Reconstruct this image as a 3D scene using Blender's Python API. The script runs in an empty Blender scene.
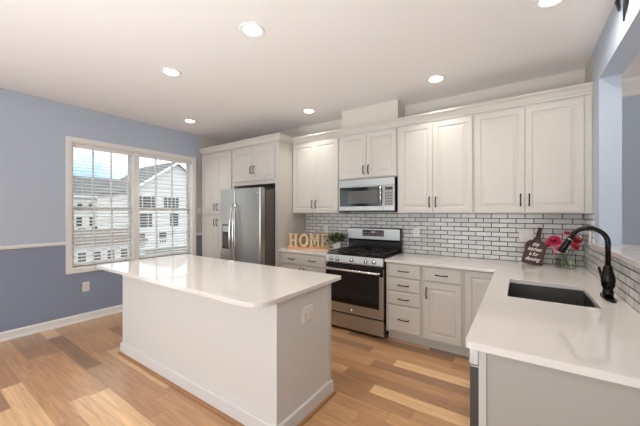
import bpy, bmesh, math, random
from mathutils import Vector, Matrix
random.seed(7)
PI = math.pi
scn = bpy.context.scene
C = scn.collection

# ------------------------------------------------------------------ camera
cam_d = bpy.data.cameras.new('camera'); cam = bpy.data.objects.new('camera', cam_d); C.objects.link(cam)
cam_d.sensor_width = 36; cam_d.lens = 36*294/640; cam_d.clip_start = .02; cam_d.clip_end = 500
cam.location = (0, 0, 1.43); cam.rotation_euler = (PI/2, 0, math.atan(200/294))
scn.camera = cam
# ------------------------------------------------------------------ view
scn.view_settings.view_transform = 'Standard'; scn.view_settings.look = 'None'
scn.view_settings.gamma = 1; scn.view_settings.use_curve_mapping = False
scn.view_settings.exposure = 0.0
# ------------------------------------------------------------------ world
W = bpy.data.worlds.new('sky'); scn.world = W; W.use_nodes = True
wt = W.node_tree; wt.nodes.clear()
def wn(t, **k):
    n = wt.nodes.new(t)
    for a, b in k.items(): setattr(n, a, b)
    return n
wo = wn('ShaderNodeOutputWorld'); wb = wn('ShaderNodeBackground'); wtc = wn('ShaderNodeTexCoord')
wnz = wn('ShaderNodeTexNoise'); wr = wn('ShaderNodeValToRGB')
wnz.inputs['Scale'].default_value = 3.0; wnz.inputs['Detail'].default_value = 5
wr.color_ramp.elements[0].position = .38; wr.color_ramp.elements[0].color = (.34, .50, .70, 1)
wr.color_ramp.elements[1].position = .52; wr.color_ramp.elements[1].color = (1, 1, 1, 1)
wt.links.new(wtc.outputs['Generated'], wnz.inputs['Vector']); wt.links.new(wnz.outputs['Fac'], wr.inputs[0])
wt.links.new(wr.outputs[0], wb.inputs[0]); wb.inputs[1].default_value = 2.0
wt.links.new(wb.outputs[0], wo.inputs[0])
# ------------------------------------------------------------------ large lights: fill added behind and beside the camera, plus a bounced flash
def area(name, loc, rot, sx, sy, power, col):
    l = bpy.data.lights.new(name, 'AREA'); l.shape = 'RECTANGLE'; l.size = sx; l.size_y = sy
    l.energy = power; l.color = col
    o = bpy.data.objects.new(name, l); C.objects.link(o); o.location = loc; o.rotation_euler = rot
    return o
area('fill_rear', (-.8, -2.52, 1.3), (PI/2, 0, 0), 2.8, 2.0, 42, (.95, .98, 1))          # added frontal fill for the low cabinet fronts, faces +Y
area('fill_left', (-4.72, -1.0, 1.15), (PI/2, 0, -PI/2), 2.2, 2.0, 22, (.95, .98, 1))   # added fill for the header face, no door stands here; faces +X
area('fill_side_room', (3.9, 1.0, 1.5), (PI/2, 0, PI/2), 3.4, 2.0, 16, (1, .98, .95))     # added fill inside the side room, no opening behind it; faces -X
fl = area('bounce_flash', (-.7, -2.1, .3), (PI-.80, 0, .14), 3.6, 1.2, 53, (.91, .965, 1))   # aimed up at the ceiling
fl.data.spread = 1.4
DOWNLIGHT_W = 3.0

# ================================================================== helpers
def lin(c):
    return tuple(((x/255)/12.92 if x/255 <= .04045 else ((x/255+.055)/1.055)**2.4) for x in c)
def mat(name, rgb, rough=.5, metal=0, noise=0, nscale=20, bump=0, bscale=60, emit=0, stretch=None, spec=None, coat=0, trans=0, ior=1.45):
    m = bpy.data.materials.new(name); m.use_nodes = True; t = m.node_tree; b = t.nodes['Principled BSDF']
    c = lin(rgb); b.inputs['Base Color'].default_value = (*c, 1)
    b.inputs['Roughness'].default_value = rough; b.inputs['Metallic'].default_value = metal
    if spec is not None: b.inputs['Specular IOR Level'].default_value = spec
    if coat: b.inputs['Coat Weight'].default_value = coat; b.inputs['Coat Roughness'].default_value = .08
    if trans: b.inputs['Transmission Weight'].default_value = trans; b.inputs['IOR'].default_value = ior
    if emit: b.inputs['Emission Color'].default_value = (*c, 1); b.inputs['Emission Strength'].default_value = emit
    if noise or bump:
        tc = t.nodes.new('ShaderNodeTexCoord'); mp = t.nodes.new('ShaderNodeMapping'); t.links.new(tc.outputs['Object'], mp.inputs[0])
        if stretch: mp.inputs['Scale'].default_value = stretch
    if noise:
        n = t.nodes.new('ShaderNodeTexNoise'); n.inputs['Scale'].default_value = nscale; n.inputs['Detail'].default_value = 4
        t.links.new(mp.outputs[0], n.inputs['Vector'])
        r = t.nodes.new('ShaderNodeMix'); r.data_type = 'RGBA'
        r.inputs[6].default_value = tuple(max(0, x*(1-noise)) for x in c)+(1,)
        r.inputs[7].default_value = tuple(min(1, x*(1+noise)) for x in c)+(1,)
        t.links.new(n.outputs['Fac'], r.inputs[0]); t.links.new(r.outputs[2], b.inputs['Base Color'])
    if bump:
        n2 = t.nodes.new('ShaderNodeTexNoise'); n2.inputs['Scale'].default_value = bscale
        t.links.new(mp.outputs[0], n2.inputs['Vector'])
        bp = t.nodes.new('ShaderNodeBump'); bp.inputs['Strength'].default_value = bump; bp.inputs['Distance'].default_value = .002
        t.links.new(n2.outputs['Fac'], bp.inputs['Height']); t.links.new(bp.outputs[0], b.inputs['Normal'])
    return m

M = {}
M['ceiling'] = mat('ceiling_paint', (241, 237, 234), .9, noise=.01, bump=.05)
M['beige'] = mat('beige_paint', (214, 205, 194), .85, noise=.01, bump=.05)
M['blue'] = mat('light_blue_paint', (190, 201, 215), .85, noise=.012, bump=.05)
M['blue_dark'] = mat('slate_blue_paint', (144, 154, 174), .85, noise=.02, bump=.05)
M['trim'] = mat('white_trim_paint', (240, 238, 234), .45, noise=.01)
M['cab'] = mat('cabinet_paint', (205, 199, 190), .42, noise=.01)
M['end_panel_shaded'] = mat('end_panel_paint_shaded', (176, 170, 161), .5, noise=.01)  # darker than the cabinets: shade under the counter overhang put into the colour
M['island'] = mat('island_paint', (222, 219, 215), .5, noise=.01)
M['quartz'] = mat('white_quartz', (232, 225, 218), .08, noise=.02, nscale=9, coat=.3)
M['steel'] = mat('brushed_steel', (180, 177, 170), .30, 1, noise=.06, nscale=30, stretch=(1, 1, 14))
M['steel_h'] = mat('brushed_steel_horizontal', (187, 187, 184), .36, 1, noise=.05, nscale=30, stretch=(1, 1, 20))
M['steel_dark'] = mat('sink_steel', (120, 118, 115), .38, 1, noise=.12, nscale=12, stretch=(1, 8, 1))
M['chrome'] = mat('polished_chrome', (225, 223, 220), .12, 1, noise=.01)
M['black'] = mat('black_enamel', (22, 21, 20), .22, noise=.05)
M['iron'] = mat('cast_iron', (26, 25, 24), .55, noise=.15, bump=.2)
M['glass_black'] = mat('black_oven_glass', (20, 18, 16), .07, noise=.05, spec=.6)
M['glass_mw'] = mat('microwave_window_mesh', (92, 90, 86), .18, noise=.1)
M['charcoal'] = mat('charcoal_metal', (74, 70, 66), .45, .2, noise=.05)
M['fridge_side'] = mat('fridge_side_grey', (98, 92, 86), .45, .3, noise=.05)
M['bronze'] = mat('dark_bronze', (40, 35, 32), .4, .2, noise=.1)
M['faucet'] = mat('oil_rubbed_black', (34, 31, 29), .22, .75, noise=.1)
M['plastic'] = mat('white_plastic', (235, 230, 222), .35, noise=.01)
M['slot'] = mat('dark_slot', (60, 56, 52), .5, noise=.05)
M['shoe'] = mat('oak_shoe_molding', (166, 116, 72), .4, noise=.15, nscale=8)
M['display'] = mat('smoked_display', (60, 44, 38), .15, noise=.1)
M['display_txt'] = mat('display_markings', (180, 168, 160), .4, noise=.02)
M['board'] = mat('dark_stained_board', (74, 46, 38), .5, noise=.2, nscale=12, stretch=(1, 1, 6))
M['white_ink'] = mat('white_lettering', (240, 236, 230), .6, noise=.01)
M['wood_letter'] = mat('orange_toned_wood', (214, 160, 104), .5, noise=.18, nscale=10, stretch=(1, 1, 5))
M['wood_letter_face'] = mat('whitewashed_letter_face', (222, 188, 140), .55, noise=.2, nscale=25)
M['leaf'] = mat('green_leaf', (92, 122, 52), .5, noise=.3, nscale=25)
M['leaf_dark'] = mat('dark_green_leaf', (58, 84, 38), .5, noise=.3, nscale=25)
M['stem'] = mat('green_stem', (110, 128, 66), .5, noise=.2)
M['grey_key'] = mat('grey_keypad', (150, 147, 142), .35, .4, noise=.05)
M['soil'] = mat('potting_soil', (60, 44, 34), .9, noise=.3)
M['pot'] = mat('white_ceramic', (236, 232, 226), .3, noise=.01)
M['pink'] = mat('magenta_petal', (206, 52, 96), .55, noise=.25, nscale=30)
M['pale'] = mat('pale_pink_petal', (240, 150, 170), .55, noise=.2, nscale=30)
M['red'] = mat('crimson_petal', (176, 30, 50), .55, noise=.25, nscale=30)
M['pollen'] = mat('yellow_stamens', (214, 178, 70), .6, noise=.2)
M['glass'] = mat('clear_vase_glass', (255, 255, 255), .02, trans=1, ior=1.3)
M['water'] = mat('vase_water', (225, 232, 205), .02, trans=1, ior=1.2)
M['pane'] = None
M['grout_wall'] = None
M['lens'] = mat('lit_lamp_lens', (255, 248, 236), .5, emit=6)
M['blind'] = mat('white_blind_slat', (240, 238, 234), .5, noise=.01)
M['siding'] = None
M['shingle'] = mat('grey_roof_shingle', (122, 124, 122), .9, noise=.15, nscale=2)
M['shutter'] = mat('grey_shutter', (92, 92, 90), .7, noise=.1)
M['win_out'] = mat('dark_window_glass', (76, 78, 80), .3, noise=.2)
M['white_out'] = mat('white_exterior_trim', (244, 244, 242), .7, noise=.01)
M['asphalt'] = mat('parking_lot', (132, 128, 124), .95, noise=.1, nscale=.5)
M['brick_out'] = mat('greige_stone_base', (128, 118, 108), .9, noise=.15, nscale=3)
M['fence_out'] = mat('weathered_fence', (150, 142, 134), .9, noise=.2, nscale=3)
M['art'] = mat('black_wrought_iron', (56, 56, 58), .5, .5, noise=.1)
M['subfloor'] = mat('subfloor', (120, 100, 80), .9, noise=.1)

def nodes(name):
    m = bpy.data.materials.new(name); m.use_nodes = True; t = m.node_tree
    return m, t, t.nodes['Principled BSDF']
def N(t, typ, **k):
    n = t.nodes.new(typ)
    for a, b in k.items(): setattr(n, a, b)
    return n
def math_(t, op, a, b=None, c=None):
    n = t.nodes.new('ShaderNodeMath'); n.operation = op
    for i, v in enumerate((a, b, c)):
        if v is None: continue
        if isinstance(v, (int, float)): n.inputs[i].default_value = v
        else: t.links.new(v, n.inputs[i])
    return n.outputs[0]
# thin window pane: mostly clear with a mirror sheen
m, t, b = nodes('window_pane'); M['pane'] = m
b.inputs['Transmission Weight'].default_value = 1; b.inputs['Roughness'].default_value = 0; b.inputs['IOR'].default_value = 1.02
b.inputs['Base Color'].default_value = (.98, 1, .99, 1)
# siding with shadow laps
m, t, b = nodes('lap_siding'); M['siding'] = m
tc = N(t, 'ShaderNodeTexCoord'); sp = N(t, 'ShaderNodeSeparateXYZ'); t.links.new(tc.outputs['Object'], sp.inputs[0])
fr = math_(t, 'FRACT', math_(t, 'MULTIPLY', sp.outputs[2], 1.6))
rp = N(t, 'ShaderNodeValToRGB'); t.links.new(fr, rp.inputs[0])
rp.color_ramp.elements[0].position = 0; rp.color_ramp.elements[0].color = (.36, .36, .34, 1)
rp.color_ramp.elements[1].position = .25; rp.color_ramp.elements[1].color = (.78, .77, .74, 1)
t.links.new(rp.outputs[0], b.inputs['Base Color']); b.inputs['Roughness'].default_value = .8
# plank floor: boards run along X
m, t, b = nodes('mixed_oak_planks'); M['floor'] = m
tc = N(t, 'ShaderNodeTexCoord'); sp = N(t, 'ShaderNodeSeparateXYZ'); t.links.new(tc.outputs['Object'], sp.inputs[0])
PW, PL = .127, 1.15
yy = math_(t, 'DIVIDE', sp.outputs[1], PW); row = math_(t, 'FLOOR', yy); fy = math_(t, 'FRACT', yy)
wnn = N(t, 'ShaderNodeTexWhiteNoise', noise_dimensions='1D'); t.links.new(row, wnn.inputs['W'])
xx = math_(t, 'ADD', math_(t, 'DIVIDE', sp.outputs[0], PL), math_(t, 'MULTIPLY', wnn.outputs['Value'], 5.9))
col = math_(t, 'FLOOR', xx); fx = math_(t, 'FRACT', xx)
cb = N(t, 'ShaderNodeCombineXYZ'); t.links.new(col, cb.inputs[0]); t.links.new(row, cb.inputs[1])
w2 = N(t, 'ShaderNodeTexWhiteNoise', noise_dimensions='3D'); t.links.new(cb.outputs[0], w2.inputs['Vector'])
rp = N(t, 'ShaderNodeValToRGB'); t.links.new(w2.outputs['Value'], rp.inputs[0]); cr = rp.color_ramp
cr.elements[0].position = 0; cr.elements[0].color = (*lin((142, 106, 78)), 1)
cr.elements[1].position = 1; cr.elements[1].color = (*lin((226, 186, 138)), 1)
for p, c in ((.35, (178, 134, 94)), (.62, (190, 144, 101)), (.85, (196, 150, 106))):
    e = cr.elements.new(p); e.color = (*lin(c), 1)
# grain
mp = N(t, 'ShaderNodeMapping'); mp.inputs['Scale'].default_value = (3.0, 42, 1); t.links.new(tc.outputs['Object'], mp.inputs[0])
ad = N(t, 'ShaderNodeVectorMath', operation='ADD'); t.links.new(mp.outputs[0], ad.inputs[0])
sc = N(t, 'ShaderNodeVectorMath', operation='SCALE'); t.links.new(w2.outputs['Color'], sc.inputs[0]); sc.inputs['Scale'].default_value = 30
t.links.new(sc.outputs[0], ad.inputs[1])
gn = N(t, 'ShaderNodeTexNoise'); gn.inputs['Scale'].default_value = 1; gn.inputs['Detail'].default_value = 5; gn.inputs['Distortion'].default_value = .8
t.links.new(ad.outputs[0], gn.inputs['Vector'])
gv = math_(t, 'MULTIPLY_ADD', gn.outputs['Fac'], .95, .60)
edge = math_(t, 'MULTIPLY', math_(t, 'GREATER_THAN', fy, .016), math_(t, 'GREATER_THAN', fx, .0025))
edg = math_(t, 'MULTIPLY_ADD', edge, .4, .6)
vm = N(t, 'ShaderNodeVectorMath', operation='SCALE'); t.links.new(rp.outputs[0], vm.inputs[0]); t.links.new(math_(t, 'MULTIPLY', gv, edg), vm.inputs['Scale'])
t.links.new(vm.outputs[0], b.inputs['Base Color'])
t.links.new(math_(t, 'MULTIPLY_ADD', gn.outputs['Fac'], .12, .26), b.inputs['Roughness'])
b.inputs['Coat Weight'].default_value = .6; b.inputs['Coat Roughness'].default_value = .2
bp = N(t, 'ShaderNodeBump'); bp.inputs['Strength'].default_value = .25; bp.inputs['Distance'].default_value = .002
t.links.new(math_(t, 'ADD', edge, math_(t, 'MULTIPLY', gn.outputs['Fac'], .4)), bp.inputs['Height']); t.links.new(bp.outputs[0], b.inputs['Normal'])
# glazed brick tile with dark grout; axis 0 = runs along X, 1 = runs along Y
def tile_mat(name, axis):
    m, t, b = nodes(name)
    tc = N(t, 'ShaderNodeTexCoord'); sp = N(t, 'ShaderNodeSeparateXYZ'); t.links.new(tc.outputs['Object'], sp.inputs[0])
    cb = N(t, 'ShaderNodeCombineXYZ'); t.links.new(math_(t, 'ADD', sp.outputs[axis], 20.0), cb.inputs[0]); t.links.new(math_(t, 'SUBTRACT', sp.outputs[2], .914), cb.inputs[1])
    br = N(t, 'ShaderNodeTexBrick'); br.offset = .5; t.links.new(cb.outputs[0], br.inputs['Vector'])
    br.inputs['Scale'].default_value = 1; br.inputs['Brick Width'].default_value = .153; br.inputs['Row Height'].default_value = .0508
    br.inputs['Mortar Size'].default_value = .0052; br.inputs['Mortar Smooth'].default_value = .35
    br.inputs['Color1'].default_value = (*lin((226, 224, 219)), 1); br.inputs['Color2'].default_value = (*lin((204, 202, 197)), 1)
    br.inputs['Mortar'].default_value = (*lin((106, 101, 94)), 1)
    nz = N(t, 'ShaderNodeTexNoise'); nz.inputs['Scale'].default_value = 14; t.links.new(tc.outputs['Object'], nz.inputs['Vector'])
    vm = N(t, 'ShaderNodeVectorMath', operation='SCALE'); t.links.new(br.outputs['Color'], vm.inputs[0]); t.links.new(math_(t, 'MULTIPLY_ADD', nz.outputs['Fac'], .25, .87), vm.inputs['Scale'])
    t.links.new(vm.outputs[0], b.inputs['Base Color'])
    t.links.new(math_(t, 'MULTIPLY_ADD', br.outputs['Fac'], .6, .16), b.inputs['Roughness'])
    bp = N(t, 'ShaderNodeBump'); bp.invert = True; bp.inputs['Strength'].default_value = .5; bp.inputs['Distance'].default_value = .004
    t.links.new(br.outputs['Fac'], bp.inputs['Height']); t.links.new(bp.outputs[0], b.inputs['Normal'])
    return m
M['tile_x'] = tile_mat('glazed_brick_tile', 0); M['tile_y'] = tile_mat('glazed_brick_tile_side', 1)

class MB:
    """collects shapes; build() links them as one mesh object"""
    def __init__(s): s.bm = bmesh.new(); s.mi = 0; s.smooth = False
    def _f(s, vs):
        try:
            f = s.bm.faces.new(vs); f.material_index = s.mi; f.smooth = s.smooth; return f
        except ValueError: return None
    def box(s, x0, x1, y0, y1, z0, z1, bev=0):
        if x0 > x1: x0, x1 = x1, x0
        if y0 > y1: y0, y1 = y1, y0
        if z0 > z1: z0, z1 = z1, z0
        v = [s.bm.verts.new((x, y, z)) for z in (z0, z1) for y in (y0, y1) for x in (x0, x1)]
        fs = [s._f([v[i] for i in q]) for q in ((0, 2, 3, 1), (4, 5, 7, 6), (0, 1, 5, 4), (2, 6, 7, 3), (0, 4, 6, 2), (1, 3, 7, 5))]
        if bev:
            es = list({e for f in fs for e in f.edges})
            r = bmesh.ops.bevel(s.bm, geom=es, offset=bev, segments=2, affect='EDGES', profile=.5, clamp_overlap=True)
            for f in r['faces']: f.material_index = s.mi
        return s
    def quad(s, *p): s._f([s.bm.verts.new(q) for q in p]); return s
    def rings(s, rs, cap0=True, cap1=True):
        R = [[s.bm.verts.new(p) for p in r] for r in rs]
        n = len(R[0])
        for a, b in zip(R, R[1:]):
            for i in range(n): s._f([a[i], a[(i+1) % n], b[(i+1) % n], b[i]])
        if cap0: s._f(list(reversed(R[0])))
        if cap1: s._f(R[-1])
        return s
    def panel(s, x0, x1, z0, z1, y, prof):
        """concentric rectangles; prof = (inset, depth towards -Y)"""
        rs = []
        for i, d in prof: rs.append([(x0+i, y-d, z0+i), (x1-i, y-d, z0+i), (x1-i, y-d, z1-i), (x0+i, y-d, z1-i)])
        return s.rings(rs)
    def tube(s, pts, r, n=10, cap=True):
        pts = [Vector(p) for p in pts]; rs = []; up = None
        for i, p in enumerate(pts):
            d = ((pts[min(i+1, len(pts)-1)] - p).normalized() + (p - pts[max(i-1, 0)]).normalized())
            d = d.normalized() if d.length > 1e-6 else Vector((0, 0, 1))
            if up is None: up = Vector((0, 0, 1)) if abs(d.z) < .9 else Vector((1, 0, 0))
            a = d.cross(up).normalized(); up = a.cross(d).normalized()
            rr = r[i] if isinstance(r, (list, tuple)) else r
            rs.append([p + (a*math.cos(2*PI*k/n) + up*math.sin(2*PI*k/n))*rr for k in range(n)])
        sm = s.smooth; s.smooth = True; s.rings(rs, cap, cap); s.smooth = sm
        return s
    def lathe(s, prof, c=(0, 0, 0), n=24, axis='z', sy=1, cap=True):
        rs = []
        for r, h in prof:
            ring = []
            for k in range(n):
                a = 2*PI*k/n; u, v = r*math.cos(a), r*math.sin(a)*sy
                p = (u, v, h) if axis == 'z' else ((u, -h, v) if axis == 'y' else (h, u, v))
                ring.append((c[0]+p[0], c[1]+p[1], c[2]+p[2]))
            rs.append(ring)
        sm = s.smooth; s.smooth = True; s.rings(rs, cap, cap); s.smooth = sm
        return s
    def prism(s, poly, y0, y1, plane='xz'):
        f = (lambda a, b, d: (a, d, b)) if plane == 'xz' else ((lambda a, b, d: (d, a, b)) if plane == 'yz' else (lambda a, b, d: (a, b, d)))
        return s.rings([[f(a, b, y0) for a, b in poly], [f(a, b, y1) for a, b in poly]])
    def build(s, name, m, parent=None, world=True, mtx=None, bevel=0, shift=None):
        """world=True: vertices are in world space; moved into the thing's frame"""
        if mtx: bmesh.ops.transform(s.bm, matrix=mtx, verts=s.bm.verts)
        off = Vector((0, 0, 0))
        if parent is not None and world:
            p = parent
            while p is not None: off += p.location; p = p.parent
        if off.length: bmesh.ops.translate(s.bm, vec=-off, verts=s.bm.verts)
        bmesh.ops.recalc_face_normals(s.bm, faces=s.bm.faces)
        me = bpy.data.meshes.new(name); s.bm.to_mesh(me); s.bm.free()
        o = bpy.data.objects.new(name, me); C.objects.link(o)
        for q in (m if isinstance(m, list) else [m]): me.materials.append(q)
        if parent: o.parent = parent
        if bevel:
            md = o.modifiers.new('bevel', 'BEVEL'); md.width = bevel; md.segments = 2; md.limit_method = 'ANGLE'; md.angle_limit = .7
        return o
def thing(name, label, cat, loc=(0, 0, 0), rz=0, group=None):
    o = bpy.data.objects.new(name, None); C.objects.link(o); o.location = loc; o.rotation_euler = (0, 0, rz)
    o.empty_display_size = .1
    return tag(o, label, cat, group)
def tag(o, label=None, cat=None, group=None, kind=None):
    if label: o['label'] = label
    if cat: o['category'] = cat
    if group: o['group'] = group
    if kind: o['kind'] = kind
    return o
def struct(name, mb, m, **k): return tag(mb.build(name, m, **k), kind='structure')
def copy_tree(o, parent=None):
    c = o.copy(); C.objects.link(c); c.parent = parent
    for ch in [q for q in bpy.data.objects if q.parent == o]: copy_tree(ch, c)
    return c

# ================================================================== setting
XL, XR, YB, ZC = -4.79, .52, 3.79, 2.824
YR = -2.6; XS, YS = 4.0, 4.4
struct('floor', MB().box(XL-.15, XS+.1, YR-.1, YS+.1, -.06, 0), M['floor'])
struct('ceiling', MB().box(XL-.15, XS+.1, YR-.1, YS+.1, ZC, ZC+.1), M['ceiling'])
# left wall: slate blue below the rail, pale blue above, beige behind the cabinets; window opening
WY0, WY1, WZ0, WZ1 = 1.335, 3.035, .705, 2.355
RZ = 1.04
b = MB()
def lw(y0, y1, z0, z1, mi): b.mi = mi; b.box(XL-.15, XL, y0, y1, z0, z1)
lw(YR, WY0, 0, RZ, 1); lw(YR, WY0, RZ, ZC, 0)
lw(WY0, WY1, 0, WZ0, 1); lw(WY0, WY1, WZ1, ZC, 0)
lw(WY1, 3.15, 0, RZ, 1); lw(WY1, 3.15, RZ, ZC, 0)
lw(3.15, YB+.1, 0, RZ, 1); lw(3.15, YB+.1, RZ, ZC, 2)
struct('wall_left', b, [M['blue'], M['blue_dark'], M['beige']])
struct('wall_back', MB().box(XL, XR, YB, YB+.12, 0, ZC), M['beige'])
# chase above the microwave cabinet
struct('trim_1', MB().box(-2.03, -1.24, 3.52, YB, 2.47, ZC), M['beige'])
# right wall: solid stub by the back wall, low wall under the bar, header over the opening
PY = 3.18; HZ = 2.50; XR2 = .65
b = MB(); b.mi = 1; b.box(XR, XR2, 3.40, YB+.12, 0, ZC); b.mi = 0
b.box(XR, XR2, PY, 3.40, 0, ZC); b.box(XR, XR2, YR, PY, HZ, ZC); b.box(XR, XR2, 1.30, PY, 0, 1.15)
struct('wall_right', b, [M['blue'], M['beige']])
# side room and rear walls
struct('wall_side_room_back', MB().box(XR2, XS, YS, YS+.12, 0, ZC), M['blue'])
struct('wall_side_room_right', MB().box(XS, XS+.1, YR, YS, 0, ZC), M['blue'])
struct('trim_2', MB().prism([(YS, 2.66), (YS-.02, 2.67), (YS-.03, 2.72), (YS-.09, 2.79), (YS-.10, ZC), (YS, ZC)], XR2, XS, 'yz'), M['trim'])
b = MB(); b.box(XL, XS, YR-.12, YR, 2.56, ZC); b.box(XL, -4.42, YR-.12, YR, 0, 2.56); b.box(.02, XS, YR-.12, YR, 0, 2.56); b.box(-4.42, .02, YR-.12, YR, 0, .34)
struct('wall_rear', b, M['blue'])
# chair rail and baseboard on the left wall
def rail_prof(z): return [(XL, z-.02), (XL+.012, z-.02), (XL+.02, z-.004), (XL+.022, z+.008), (XL+.012, z+.02), (XL, z+.02)]
def along_y(prof, y0, y1, mb=None):
    mb = mb or MB(); mb.rings([[(x, y0, z) for x, z in prof], [(x, y1, z) for x, z in prof]]); return mb
mb = along_y(rail_prof(RZ), YR, 1.275); along_y(rail_prof(RZ), 3.10, YB-.001, mb)
struct('trim_3', mb, M['trim'])
mb = along_y([(XL, 0), (XL+.03, 0), (XL+.028, .018), (XL+.016, .022), (XL+.015, .085), (XL+.007, .10), (XL, .10)], YR, YB-.6)
struct('baseboard_left', mb, M['trim'])

# ------------------------------------------------------------------ window in the left wall
win = tag(bpy.data.objects.new('window_1', None), kind='structure'); C.objects.link(win); win.location = (XL, 2.185, WZ0)
b = MB()
CW = .06
for a in ((WY0-CW, WY0, WZ0-CW, WZ1+CW), (WY1, WY1+CW, WZ0-CW, WZ1+CW), (WY0, WY1, WZ0-CW, WZ0), (WY0, WY1, WZ1, WZ1+CW)):
    b.box(XL, XL+.02, *a, bev=.004)
b.build('casing', M['trim'], win)
b = MB()   # jamb liner
b.box(XL-.14, XL+.004, WY0, WY0+.014, WZ0, WZ1); b.box(XL-.14, XL+.004, WY1-.014, WY1, WZ0, WZ1)
b.box(XL-.14, XL+.004, WY0+.014, WY1-.014, WZ1-.014, WZ1); b.box(XL-.14, XL+.012, WY0+.014, WY1-.014, WZ0, WZ0+.016)
b.build('jamb', M['trim'], win)
MY0, MY1 = 2.075, 2.155
MB().box(XL-.14, XL+.0, MY0, MY1, WZ0+.016, WZ1-.014).build('mullion', M['trim'], win)
units = ((WY0+.014, MY0), (MY1, WY1-.014)); ZM = 1.50
for (y0, y1) in units:
    for (z0, z1, dx) in ((WZ0+.016, ZM+.02, -.09), (ZM-.02, WZ1-.014, -.115)):
        b = MB(); f = .034
        X0, X1 = XL+dx-.012, XL+dx+.012
        b.box(X0, X1, y0, y0+f, z0, z1); b.box(X0, X1, y1-f, y1, z0, z1); b.box(X0, X1, y0+f, y1-f, z0, z0+f); b.box(X0, X1, y0+f, y1-f, z1-f, z1)
        sash = b.build('sash', M['trim'], win)
        b = MB()
        for k in (1, 2):
            yk = y0+f+(y1-y0-2*f)*k/3; b.box(X0+.004, X1-.004, yk-.009, yk+.009, z0+f, z1-f)
        zk = (z0+z1)/2; b.box(X0+.005, X1-.005, y0+f, y1-f, zk-.008, zk+.008)
        b.build('muntins', M['trim'], sash)
        MB().box(XL+dx-.002, XL+dx+.002, y0+f, y1-f, z0+f, z1-f).build('pane', M['pane'], sash)
for i, (y0, y1) in enumerate(units):
    t = thing('window_blind', ['open white slatted blind in the window half farther from the refrigerator',
                               'open white slatted blind in the window half nearer the refrigerator'][i], 'blind', (XL-.045, (y0+y1)/2, WZ0+.03), group='window blinds')
    b = MB(); z = WZ0+.065
    while z < WZ1-.075:
        b.rings([[(XL-.070, y0+.008, z+.005), (XL-.022, y0+.008, z-.006), (XL-.022, y0+.008, z-.0032), (XL-.070, y0+.008, z+.0078)], [(XL-.070, y1-.008, z+.005), (XL-.022, y1-.008, z-.006), (XL-.022, y1-.008, z-.0032), (XL-.070, y1-.008, z+.0078)]]); z += .0435
    b.build('slats', M['blind'], t)
    MB().box(XL-.072, XL-.016, y0+.004, y1-.004, WZ1-.06, WZ1-.016, .004).build('headrail', M['blind'], t)
    MB().box(XL-.070, XL-.022, y0+.008, y1-.008, WZ0+.03, WZ0+.045, .003).build('bottom_rail', M['blind'], t)
    for q in (.14, .86):
        yq = y0+(y1-y0)*q
        MB().box(XL-.0215, XL-.0205, yq-.0015, yq+.0015, WZ0+.04, WZ1-.03).build('ladder_cord', M['blind'], t)
    yq = y1-.05
    w = MB().tube([(XL-.012, yq, WZ1-.08), (XL-.012, yq, 1.60)], .004, 8).build('tilt_wand', M['blind'], t)

# ------------------------------------------------------------------ ceiling downlights
def downlight(x, y, label, watts=DOWNLIGHT_W, spread=1.7):
    t = thing('recessed_light', label, 'ceiling light', (x, y, ZC), group='recessed ceiling lights')
    MB().lathe([(.095, 0), (.095, -.004), (.088, -.007), (.070, -.005), (.066, -.001), (.066, 0)], (x, y, ZC), 32).build('trim_ring', M['trim'], t)
    MB().lathe([(.0655, -.001), (.064, -.0055), (.03, -.007), (.004, -.0072)], (x, y, ZC), 32).build('lens', M['lens'], t)
    l = bpy.data.lights.new('bulb', 'AREA'); l.shape = 'DISK'; l.size = .13; l.energy = watts; l.color = (1, .95, .88); l.spread = spread
    o = bpy.data.objects.new('bulb', l); C.objects.link(o); o.parent = t; o.location = (0, 0, -.012)
    return t
downlight(-1.688, 1.56, 'large looking lit recessed ceiling light above the island, nearest the camera')
downlight(-2.853, 1.575, 'lit recessed ceiling light above the window end of the island')
downlight(-4.134, 2.575, 'lit recessed ceiling light by the window and the pantry')
downlight(-2.384, 3.238, 'lit recessed ceiling light in front of the wall cabinets left of the range')
downlight(-.723, 3.208, 'lit recessed ceiling light in front of the wall cabinets right of the microwave', 2.6)
downlight(.172, 2.43, 'lit recessed ceiling light above the sink, cut off by the picture top', 7, 2.8)

# ================================================================== cabinets
DOOR = [(0, 0), (0, .017), (.003, .020), (.052, .020), (.058, .013), (.066, .0125), (.092, .0185), (.096, .019)]
DRAW = [(0, 0), (0, .013), (.010, .019), (.014, .020)]
SLAB = [(0, 0), (0, .017), (.004, .020)]
def handle(parent, x, z, y, vert, L=.115):
    """bowed bar pull standing off a front at y (facing -Y)"""
    b = MB(); pts = []; rad = []
    for i in range(9):
        q = i/8; s_ = (q-.5)*L; d = .010 + .020*math.sin(PI*q)**.8
        pts.append((x, y-d, z+s_) if vert else (x+s_, y-d, z)); rad.append(.0066-.0012*math.sin(PI*q))
    b.tube(pts, rad, 8)
    for s_ in (-1, 1):
        e = s_*L*.46
        p0 = (x, y, z+e) if vert else (x+e, y, z); p1 = (x, y-.014, z+e) if vert else (x+e, y-.014, z)
        b.tube([p0, p1], [.0065, .005], 8)
    return b.build('handle', M['bronze'], parent)
def door(parent, x0, x1, z0, z1, y, hx=None, hz=None):
    d = MB().panel(x0, x1, z0, z1, y, DOOR).build('door', M['cab'], parent)
    if hx is not None: handle(d, hx, hz, y-.02, True)
    return d
def drawer(parent, x0, x1, z0, z1, y, hxs):
    d = MB().panel(x0, x1, z0, z1, y, DRAW).build('drawer', M['cab'], parent)
    for hx in hxs: handle(d, hx, (z0+z1)/2, y-.02, False)
    return d

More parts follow.
